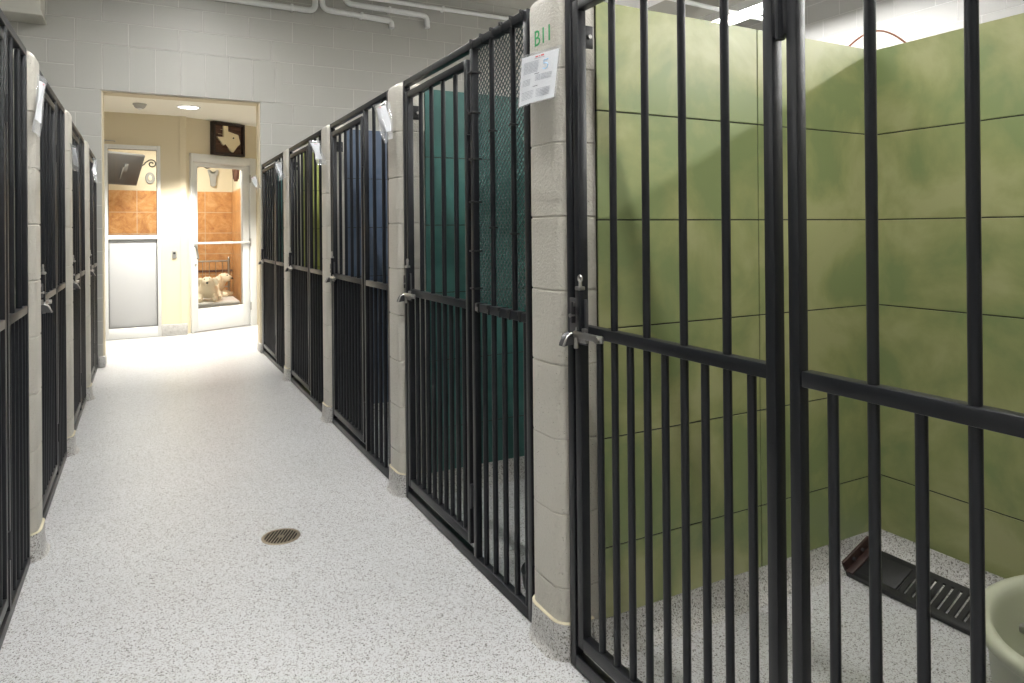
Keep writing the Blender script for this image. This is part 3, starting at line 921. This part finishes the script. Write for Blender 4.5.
b = nb(); box(b, 2.8, 2.9, YF+WT, 11.9, 0, CI); struct(obj('wall_lobby_right', b, M['cream'], smooth=False))
b = nb(); box(b, 0.172, 0.44, YB-0.028, YB, 0, 0.13, 0.006); struct(obj('baseboard_lobby', b, M['curb']), 'speckled skirting between the lobby doors')

# door_1: glazed over a grey panel
d1 = empty('door_1', (-0.107, YB, 0)); struct(d1, 'white framed door with glass above a grey panel')
def loc_child(o, root): o.parent = root; o.matrix_parent_inverse = root.matrix_basis.inverted(); return o
bpy.context.view_layer.update()
b = nb()
x0, x1 = -0.383, 0.170
box(b, x0, x0+0.034, YB-0.035, YB+0.05, 0.004, 2.166, 0.003); box(b, x1-0.036, x1, YB-0.035, YB+0.05, 0.004, 2.166, 0.003)
box(b, x0+0.033, x1-0.035, YB-0.034, YB+0.049, 2.118, 2.165, 0.003); box(b, x0+0.033, x1-0.035, YB-0.034, YB+0.049, 1.108, 1.155, 0.003); box(b, x0+0.033, x1-0.035, YB-0.034, YB+0.049, 0.004, 0.122, 0.003)
loc_child(obj('door_frame', b, M['alu']), d1)
b = nb(); box(b, x0+0.032, x1-0.034, YB-0.002, YB+0.004, 1.15, 2.12); loc_child(obj('glass_pane', b, M['glass'], smooth=False), d1)
b = nb(); box(b, x0+0.040, x1-0.042, YB-0.012, YB+0.012, 0.128, 1.102, 0.004); loc_child(obj('lower_panel', b, M['panel']), d1)
# a dark gasket round the panel and the glass
b = nb()
for (za, zb) in ((0.121, 1.109), (1.154, 2.119)):
    box(b, x0+0.033, x0+0.040, YB-0.030, YB-0.004, za, zb); box(b, x1-0.042, x1-0.035, YB-0.030, YB-0.004, za, zb); box(b, x0+0.033, x1-0.035, YB-0.030, YB-0.004, za, za+0.007)
    box(b, x0+0.033, x1-0.035, YB-0.030, YB-0.004, zb-0.007, zb)
loc_child(obj('gasket', b, M['tvb'], smooth=False), d1)

# door_2: glass door in the angled wall
d2 = empty('door_2', P0); struct(d2, 'white framed glass door with a push bar in the angled wall')
bpy.context.view_layer.update()
b = nb()
box(b, 0.0, 0.028, -0.03, 0.09, 0.002, 2.112, 0.003, mtx=AM); box(b, 0.790, 0.874, -0.03, 0.09, 0.002, 2.112, 0.003, mtx=AM); box(b, 0.027, 0.791, -0.029, 0.089, 2.012, 2.111, 0.003, mtx=AM)
loc_child(obj('door_frame', b, M['alu']), d2)
b = nb()
box(b, 0.032, 0.092, -0.012, 0.034, 0.012, 2.006, 0.003, mtx=AM); box(b, 0.694, 0.782, -0.012, 0.034, 0.012, 2.006, 0.003, mtx=AM)
box(b, 0.091, 0.695, -0.011, 0.033, 1.962, 2.005, 0.003, mtx=AM); box(b, 0.091, 0.695, -0.011, 0.033, 0.012, 0.276, 0.003, mtx=AM)
lf = loc_child(obj('door_leaf', b, M['alu']), d2)
b = nb(); box(b, 0.090, 0.696, 0.006, 0.013, 0.272, 1.966, mtx=AM); g_ = obj('glass_pane', b, M['glass'], smooth=False); g_.parent = lf
b = nb(); box(b, 0.036, 0.775, -0.045, -0.025, 1.040, 1.066, 0.005, mtx=AM); box(b, 0.05, 0.08, -0.03, -0.010, 1.042, 1.064, mtx=AM); box(b, 0.72, 0.75, -0.03, -0.010, 1.042, 1.064, mtx=AM)
pb_ = obj('push_bar', b, M['alu']); pb_.parent = lf
b = nb(); pts = [(0.050, -0.010, 1.02), (0.050, -0.045, 1.01), (0.062, -0.055, 0.95), (0.080, -0.045, 0.88), (0.082, -0.012, 0.87)]
tube(b, [AM @ Vector(p) for p in pts], 0.009, 10); hh = obj('pull_handle', b, M['steel']); hh.parent = lf
b = nb(); tube(b, [AM @ Vector((0.060, -0.011, 0.80)), AM @ Vector((0.060, -0.022, 0.80))], 0.012, 12); hh = obj('lock_cylinder', b, M['steel']); hh.parent = lf
b = nb()
for z in (0.25, 1.05, 1.85): tube(b, [AM @ Vector((0.786, -0.034, z-0.05)), AM @ Vector((0.786, -0.034, z+0.05))], 0.008, 8)
hh = obj('hinge', b, M['steel']); hh.parent = lf

# framed Texas board above the glass door
sg = empty('wall_sign', AM @ Vector((0.478, -0.02, 2.13))); tag(sg, 'dark framed wooden board with a cream Texas state outline above the glass door', 'sign')
bpy.context.view_layer.update()
x0, x1, z0, z1 = 0.265, 0.691, 2.118, 2.516
b = nb(); fw = 0.028
for a in ((x0, x0+fw, z0, z1), (x1-fw, x1, z0, z1), (x0+fw, x1-fw, z0, z0+fw), (x0+fw, x1-fw, z1-fw, z1)):
    box(b, a[0], a[1], -0.075, -0.001, a[2], a[3], 0.003, mtx=AM)
loc_child(obj('sign_frame', b, M['dkwood']), sg)
b = nb(); nbd = 6
for i in range(nbd):
    za = z0+fw + (z1-z0-2*fw)*i/nbd; zb = z0+fw + (z1-z0-2*fw)*(i+1)/nbd
    box(b, x0+fw-0.002, x1-fw+0.002, -0.034, -0.004, za+0.0015, zb-0.0015, 0.002, 1, mtx=AM)
loc_child(obj('backing_boards', b, M['walnut']), sg)
tex = [(0.28, 1.0), (0.47, 1.0), (0.475, 0.80), (0.56, 0.765), (0.66, 0.735), (0.76, 0.735), (0.86, 0.715), (0.925, 0.69), (0.935, 0.50), (1.0, 0.40), (0.98, 0.33), (0.88, 0.26), (0.78, 0.18), (0.71, 0.10), (0.685, 0.0), (0.60, 0.03), (0.53, 0.12), (0.48, 0.23), (0.41, 0.315), (0.34, 0.305), (0.295, 0.245), (0.225, 0.285), (0.16, 0.40), (0.06, 0.50), (0.0, 0.555), (0.275, 0.565)]
b = nb(); tw, thh = 0.31, 0.318
prism(b, tex, lambda a, c, d: AM @ Vector((0.323 + a*tw, d, 2.158 + c*thh)), -0.058, -0.033)
loc_child(obj('state_outline', b, M['ivory'], smooth=False), sg)
b = nb(); p = AM @ Vector((0.323+0.70*tw, -0.056, 2.158+0.56*thh)); tube(b, [p, p + nv*0.006], 0.010, 10); loc_child(obj('marker_dot', b, M['dkwood']), sg)

# lobby ceiling fittings
dl = empty('downlight', (0.43, 8.15, CI)); tag(dl, 'round white recessed downlight in the lobby ceiling', 'ceiling light')
b = nb(); loft(b, [[v + Vector((0, 0, 0)) for v in circ(r, z, 36)] for r, z in ((0.120, -0.001), (0.118, -0.010), (0.108, -0.012), (0.095, -0.004))], cap0=False, cap1=False); obj('trim_ring', b, M['white'], dl)
b = nb(); loft(b, [circ(0.097, -0.0015, 36), circ(0.097, -0.006, 36), circ(0.06, -0.010, 36)]); obj('lens', b, M['lens2'], dl)
sd = empty('smoke_detector', (-0.03, 8.17, CI)); tag(sd, 'small round ceiling detector beside the recessed downlight', 'smoke detector')
b = nb(); loft(b, [circ(r, z, 28) for r, z in ((0.066, -0.001), (0.066, -0.012), (0.058, -0.018), (0.052, -0.034), (0.040, -0.046), (0.02, -0.050))]); obj('detector_body', b, M['plaque'], sd)
b = nb(); loft(b, [circ(r, z, 20) for r, z in ((0.022, -0.046), (0.022, -0.056), (0.010, -0.060))]); obj('sensor', b, M['white'], sd)

kp = empty('wall_keypad', (0.306, YB, 0.93)); tag(kp, 'small grey wall fitting between the two lobby doors', 'keypad')
b = nb(); box(b, -0.026, 0.026, -0.016, 0.0, -0.045, 0.045, 0.006); obj('housing', b, M['plaque'], kp)
b = nb(); tube(b, [(0, -0.015, 0.015), (0, -0.026, 0.015)], 0.014, 12); obj('button', b, M['iron'], kp)
hk = empty('door_hook', (-0.335, YB, 2.205)); tag(hk, 'small metal hook arm above the door with the grey panel', 'hook')
b = nb(); tube(b, [(-0.05, -0.001, 0), (-0.05, -0.03, 0), (0.055, -0.035, -0.004), (0.06, -0.035, -0.014)], 0.005, 8); obj('arm', b, M['steel'], hk)
b = nb(); box(b, -0.062, -0.038, -0.006, 0, -0.014, 0.014, 0.002); obj('base_plate', b, M['steel'], hk)

# ------------------------------------------------------------------ tiled room behind the glass
YK, XW = 11.0, 1.160
b = nb(); box(b, -2.2, 2.8, YK, YK+0.1, 0, CI); wk = struct(obj('wall_washroom_back', b, M['cream'], smooth=False), 'cream wall over ochre tiles behind the glass doors')
rows_z = [1.776 - 0.302*i for i in range(6, 0, -1)]
tile_face('tile_facing', wk, 'Y', YK, -1, -2.1, XW-0.01, [-0.084 + 0.436*i for i in range(-4, 4)], 0.02, 1.776, rows_z, M['ochre'], M['lgrout'], 0.008)
b = nb(); box(b, XW, XW+0.05, 9.385, YK, 0, CI); wq = struct(obj('wall_washroom_side', b, M['cream'], smooth=False), 'cream side wall over ochre tiles behind the glass door')
tile_face('tile_facing', wq, 'X', XW, -1, 9.39, YK-0.01, [YK-0.436, YK-0.872, YK-1.308], 0.02, 1.776, rows_z, M['ochre'], M['lgrout'], 0.008)
b = nb(); box(b, -2.1, XW-0.01, YK-0.016, YK-0.009, 0.60, 0.632); obj('accent_band', b, M['rust'], wk, smooth=False)

# wall television
tvr = empty('wall_tv', (-0.25, 10.93, 2.08)); tag(tvr, 'dark tilted television on a bracket behind the glass of the panelled door', 'television')
bpy.context.view_layer.update()
psi, tau = R(38), R(24)
TM = Matrix.Translation((-0.300, 10.42, 2.03)) @ Matrix.Rotation(psi, 4, 'Z') @ Matrix.Rotation(tau, 4, 'X')
b = nb(); box(b, -0.40, 0.33, -0.02, 0.03, -0.22, 0.22, 0.008, mtx=TM); loc_child(obj('casing', b, M['tvb']), tvr)
b = nb(); box(b, -0.385, 0.315, -0.0225, -0.019, -0.20, 0.205, 0.001, mtx=TM); loc_child(obj('screen', b, M['tv']), tvr)
b = nb(); box(b, 0.06, 0.12, -0.032, -0.02, -0.03, 0.08, 0.006, mtx=TM); box(b, 0.04, 0.065, -0.032, -0.02, -0.13, 0.03, 0.004, mtx=TM); loc_child(obj('control_box', b, M['tvb']), tvr)
b = nb(); tube(b, [TM @ Vector((0, 0.02, 0)), Vector((-0.10, 10.72, 2.05)), Vector((-0.25, 10.99, 2.08))], 0.02, 10); box(b, -0.33, -0.17, 10.975, 10.999, 1.98, 2.18, 0.004)
loc_child(obj('wall_arm', b, M['iron']), tvr)

def spiral(c, r0, r1, a0, turns, n=26):
    return [Vector((c[0] + (r0+(r1-r0)*i/n)*math.cos(a0+turns*2*PI*i/n), c[1], c[2] + (r0+(r1-r0)*i/n)*math.sin(a0+turns*2*PI*i/n))) for i in range(n+1)]
def scroll(cx, cz, sx, label):
    b = nb()
    big = spiral((0.055, 0, 0.0), 0.050, 0.012, R(140), -1.35)
    arm = [Vector((-0.115, 0, -0.005)), Vector((-0.095, 0, -0.028)), Vector((-0.06, 0, -0.034)), Vector((-0.025, 0, -0.012)), Vector((-0.005, 0, 0.015))]
    small = spiral((-0.095, 0, -0.006), 0.012, 0.022, R(60), 0.45, 10)
    tube(b, small[:-1] + arm[1:] + big, 0.006, 8)
    bmesh.ops.scale(b, vec=(sx*1.25, 1, 1.25), verts=b.verts[:])
    o = obj('iron_scroll', b, M['iron']); o.location = (cx, YK-0.012, cz)
    tag(o, label, 'wall ornament', 'iron scrolls on the tiled room wall')
scroll(0.035, 2.155, 1, 'black iron scroll beside the dark television')
scroll(0.745, 2.16, 1, 'black iron scroll above the horn shaped grey ornament')
pl = empty('wall_plaque', (0.081, YK, 1.955)); tag(pl, 'oval grey plaque under the iron scroll beside the television', 'plaque')
b = nb()
def ell(ax, az, y, n=28): return [Vector((ax*math.cos(2*PI*i/n), y, az*math.sin(2*PI*i/n))) for i in range(n)]
loft(b, [ell(0.062, 0.085, -0.001), ell(0.062, 0.085, -0.014), ell(0.052, 0.074, -0.022), ell(0.044, 0.066, -0.016), ell(0.02, 0.03, -0.016)]); obj('oval_board', b, M['plaque'], pl)
b = nb(); loft(b, [ell(0.022, 0.035, -0.015), ell(0.020, 0.032, -0.026), ell(0.008, 0.012, -0.030)]); obj('boss', b, M['ivory'], pl)
b = nb()
prism(b, [(-0.075, 0.11), (-0.055, 0.125), (-0.02, 0.065), (0.02, 0.065), (0.055, 0.125), (0.075, 0.11), (0.055, 0.03), (0.038, -0.02), (0.036, -0.11), (0.02, -0.125), (-0.02, -0.125), (-0.036, -0.11), (-0.038, -0.02), (-0.055, 0.03)], lambda a, c, d: Vector((0.899+a, d, 1.978+c)), YK-0.03, YK-0.001)
tag(obj('horn_ornament', b, M['plaque'], smooth=False), 'grey horn shaped wall ornament behind the glass door', 'wall ornament')
b = nb()
prism(b, [(0, 0.17), (0.62, 0.17), (0.62, -0.02), (0.56, -0.15), (0.49, -0.02), (0.42, -0.17), (0.33, 0.0), (0.24, -0.16), (0.17, -0.02), (0.10, -0.12), (0, 0.02)], lambda a, c, d: Vector((d, 10.72-a, 2.06+c)), XW-0.03, XW-0.001)
tag(obj('wall_banner', b, M['rust'], smooth=False), 'red-brown pennant with pointed lower edge on the side wall behind the glass door', 'wall ornament')

# low raised platform with a head rail, two cream dogs on it
bd = empty('dog_cot', (0.75, 10.2, 0)); tag(bd, 'steel framed low cot with white pad behind the glass door', 'cot')
bpy.context.view_layer.update()
cx0, cx1, cy0, cy1 = 0.30, 1.10, 9.52, 10.72
b = nb()
for x in (cx0+0.02, cx1-0.02):
    for y in (cy0+0.02, cy1-0.02): loc_child(obj('leg', (lambda bb: (tube(bb, [(x, y, 0.001), (x, y, 0.245)], 0.014, 10), bb)[1])(nb()), M['steel']), bd)
b.free(); b = nb()
box(b, cx0, cx1, cy0, cy0+0.03, 0.225, 0.255, 0.003); box(b, cx0, cx1, cy1-0.03, cy1, 0.225, 0.255, 0.003); box(b, cx0, cx0+0.03, cy0+0.03, cy1-0.03, 0.225, 0.255, 0.003); box(b, cx1-0.03, cx1, cy0+0.03, cy1-0.03, 0.225, 0.255, 0.003)
loc_child(obj('cot_frame', b, M['steel']), bd)
b = nb(); box(b, cx0+0.005, cx1-0.005, cy0+0.005, cy1-0.05, 0.254, 0.292, 0.016, 3); loc_child(obj('pad', b, M['white']), bd)
gr = empty('guard_rail', (0.7, cy1+0.03, 0)); tag(gr, 'upright steel guard rail standing behind the dog cot', 'rail')
yr_ = 0.0
for x in (-0.40, 0.38):
    b = nb(); tube(b, [(x, 0, 0.001), (x, 0, 0.815)], 0.018, 10); tube(b, [(x, 0, 0.812), (x, 0, 0.826)], [0.021, 0.012], 10); obj('post', b, M['steel'], gr)
for z, r in ((0.77, 0.013), (0.40, 0.011)):
    b = nb(); tube(b, [(-0.40, 0, z), (0.38, 0, z)], r, 10); obj('rail', b, M['steel'], gr)
for i in range(1, 9):
    x = -0.40 + 0.78*i/9; b = nb(); tube(b, [(x, 0, 0.40), (x, 0, 0.77)], 0.005, 6); obj('bar', b, M['steel'], gr)

def skin_body(name, chain, mat):
    """chain: list of (index, parent index, point, radius); one continuous skinned surface"""
    me = bpy.data.meshes.new(name); me.from_pydata([c[1] for c in chain], [(c[0], i) for i, c in enumerate(chain) if c[0] is not None], [])
    o = bpy.data.objects.new(name, me); COL.objects.link(o)
    sk = o.modifiers.new('s', 'SKIN'); sk.use_smooth_shade = True
    for i, c in enumerate(chain):
        v = me.skin_vertices[0].data[i]; v.radius = (c[2], c[2]); v.use_root = (i == 0)
    su = o.modifiers.new('d', 'SUBSURF'); su.levels = 2; su.render_levels = 2
    bpy.context.view_layer.update()
    m2 = bpy.data.meshes.new_from_object(o.evaluated_get(bpy.context.evaluated_depsgraph_get()))
    bpy.data.objects.remove(o)
    bm = nb(); bm.from_mesh(m2); bpy.data.meshes.remove(m2)
    rnd = random.Random(3)
    for v in bm.verts:
        a = math.sin(v.co.x*95)*math.sin(v.co.y*88+1)*math.sin(v.co.z*101+2)
        v.co += v.normal*(0.006*a + rnd.uniform(-0.0025, 0.0025))
    return obj(name, bm, mat, angle=180)

def dog(loc, rz, sit, label):
    root = empty('dog', loc, rz); tag(root, label, 'dog', 'cream dogs on the cot')
    # facing -Y; pelvis is the root of the body
    if sit:      # lying with the chest down
        ch = [(None, (0, 0.17, 0.105), 0.095), (0, (0, 0.08, 0.115), 0.100), (1, (0, -0.02, 0.120), 0.105), (2, (0, -0.10, 0.130), 0.098), (3, (0, -0.155, 0.185), 0.072),
              (4, (0, -0.195, 0.235), 0.074), (5, (0, -0.245, 0.232), 0.052), (6, (0, -0.295, 0.212), 0.030)]
        hx = Vector((0, -0.195, 0.235))
        legs = [(3, [(-0.075, -0.13, 0.07), (-0.080, -0.20, 0.035), (-0.078, -0.29, 0.026)]), (3, [(0.075, -0.13, 0.07), (0.080, -0.20, 0.035), (0.078, -0.29, 0.026)]),
                (0, [(-0.10, 0.10, 0.085), (-0.125, 0.05, 0.045), (-0.125, -0.03, 0.026)]), (0, [(0.10, 0.10, 0.085), (0.125, 0.05, 0.045), (0.125, -0.03, 0.026)])]
    else:        # sitting up
        ch = [(None, (0, 0.12, 0.090), 0.088), (0, (0, 0.07, 0.145), 0.090), (1, (0, 0.015, 0.205), 0.088), (2, (0, -0.030, 0.265), 0.078), (3, (0, -0.045, 0.315), 0.058),
              (4, (0, -0.065, 0.365), 0.066), (5, (0, -0.115, 0.358), 0.046), (6, (0, -0.160, 0.342), 0.028)]
        hx = Vector((0, -0.065, 0.365))
        legs = [(3, [(-0.060, -0.055, 0.20), (-0.062, -0.070, 0.10), (-0.062, -0.080, 0.028), (-0.062, -0.115, 0.022)]), (3, [(0.060, -0.055, 0.20), (0.062, -0.070, 0.10), (0.062, -0.080, 0.028), (0.062, -0.115, 0.022)]),
                (0, [(-0.095, 0.04, 0.085), (-0.105, 0.07, 0.035), (-0.105, -0.01, 0.024)]), (0, [(0.095, 0.04, 0.085), (0.105, 0.07, 0.035), (0.105, -0.01, 0.024)])]
    for at_, pts in legs:
        p = at_
        for i, q in enumerate(pts):
            ch.append((p, q, (0.040, 0.030, 0.026, 0.024)[i])); p = len(ch)-1
    p = 0
    for i, q in enumerate(((0.05, 0.235, 0.09), (0.11, 0.235, 0.07), (0.15, 0.19, 0.05))): ch.append((p, q, (0.03, 0.028, 0.022)[i])); p = len(ch)-1
    bo = skin_body('body', ch, M['fur']); bo.parent = root
    for s in (-1, 1):
        b = nb()
        base = hx + Vector((s*0.058, 0.012, 0.028))
        tube(b, [base, base + Vector((s*0.026, -0.004, -0.012)), base + Vector((s*0.036, -0.010, -0.055)), base + Vector((s*0.030, -0.014, -0.088))], [0.014, 0.024, 0.026, 0.008], 10)
        for v in b.verts: v.co.y = base.y + (v.co.y-base.y)*0.8
        e = obj('ear', b, M['fur'], root); 
        b = nb(); bmesh.ops.create_uvsphere(b, u_segments=10, v_segments=8, radius=0.0085); bmesh.ops.translate(b, vec=hx + Vector((s*0.027, -0.060, 0.026)), verts=b.verts[:])
        obj('eye', b, M['nose'], root)
    b = nb(); bmesh.ops.create_uvsphere(b, u_segments=12, v_segments=8, radius=0.013); bmesh.ops.translate(b, vec=Vector(ch[7][1]) + Vector((0, -0.010, 0.010)), verts=b.verts[:])
    obj('nose', b, M['nose'], root)
    root.scale = (1.12, 1.12, 1.12)
    return root
PZ = 0.2935
dog((0.735, 9.86, PZ), R(-6), True, 'cream fluffy dog lying at the front of the cot behind the glass door')
dog((0.78, 10.46, PZ), R(60), True, 'cream fluffy dog lying behind the other dog, near the guard rail')

# ------------------------------------------------------------------ lamps for the built downlight, plus added lamps with no fitting
def area(name, loc, rot, sx, sy, power, col):
    l = bpy.data.lights.new(name, 'AREA'); l.shape = 'RECTANGLE'; l.size = sx; l.size_y = sy; l.energy = power; l.color = col
    o = bpy.data.objects.new(name, l); COL.objects.link(o); o.location = loc; o.rotation_euler = rot
    return o
def spot(name, loc, power, cone, col, size=0.08):
    l = bpy.data.lights.new(name, 'SPOT'); l.energy = power; l.color = col; l.spot_size = R(cone); l.spot_blend = 0.5; l.shadow_soft_size = size
    o = bpy.data.objects.new(name, l); COL.objects.link(o); o.location = loc
    return o
spot('lobby_downlight_and_fill', (0.43, 8.15, CI-0.02), 600, 92, (1.0, 0.95, 0.86))
spot('lobby_downlight_and_fill', (-0.75, 8.15, CI-0.02), 170, 92, (1.0, 0.95, 0.86))  # added unseen spot that brightens the lobby, no fitting here
spot('lobby_downlight_and_fill', (1.75, 8.3, CI-0.02), 300, 92, (1.0, 0.95, 0.86))  # another added lobby spot, out of view and without a fitting
area('unseen_washroom_lamp', (0.2, 9.9, CI-0.03), (0, 0, 0), 0.8, 0.8, 60, (1.0, 0.95, 0.88))  # unseen lamp brightening the tiled room, no fitting built

w = bpy.data.worlds.new('World'); S.world = w; w.use_nodes = True
w.node_tree.nodes['Background'].inputs[0].default_value = (0.8, 0.85, 0.9, 1)
w.node_tree.nodes['Background'].inputs[1].default_value = 0.05

# ------------------------------------------------------------------ camera
cam = bpy.data.cameras.new('camera'); co = bpy.data.objects.new('camera', cam); COL.objects.link(co)
cam.sensor_fit = 'HORIZONTAL'; cam.sensor_width = 36.0
f_px = 691.0
cam.lens = 36.0*f_px/1024
yaw, pitch, roll = R(28.04), R(-0.134), R(-0.511)
cam.shift_y = (228.9-341.5)/1024
cam.clip_start = 0.02
fwd = Vector((math.sin(yaw)*math.cos(pitch), math.cos(yaw)*math.cos(pitch), -math.sin(pitch)))
rt_ = Vector((math.cos(yaw), -math.sin(yaw), 0)); up = rt_.cross(fwd)
r2 = rt_*math.cos(roll) + up*math.sin(roll); u2 = -rt_*math.sin(roll) + up*math.cos(roll)
r2, u2 = (rt_*math.cos(roll) - up*math.sin(-roll)), (up*math.cos(roll) + rt_*math.sin(-roll))
mw = Matrix((( r2.x, u2.x, -fwd.x, 0), (r2.y, u2.y, -fwd.y, 0), (r2.z, u2.z, -fwd.z, 1.170), (0, 0, 0, 1)))
co.matrix_world = mw
S.camera = co

vs = S.view_settings
S.display_settings.display_device = 'sRGB'
vs.view_transform = 'Standard'; vs.look = 'None'; vs.exposure = 0.0; vs.gamma = 1.0; vs.use_curve_mapping = False
S.cycles.use_denoising = True
S.cycles.max_bounces = 10; S.cycles.diffuse_bounces = 6; S.cycles.transparent_max_bounces = 16
S.cycles.sample_clamp_indirect = 8.0
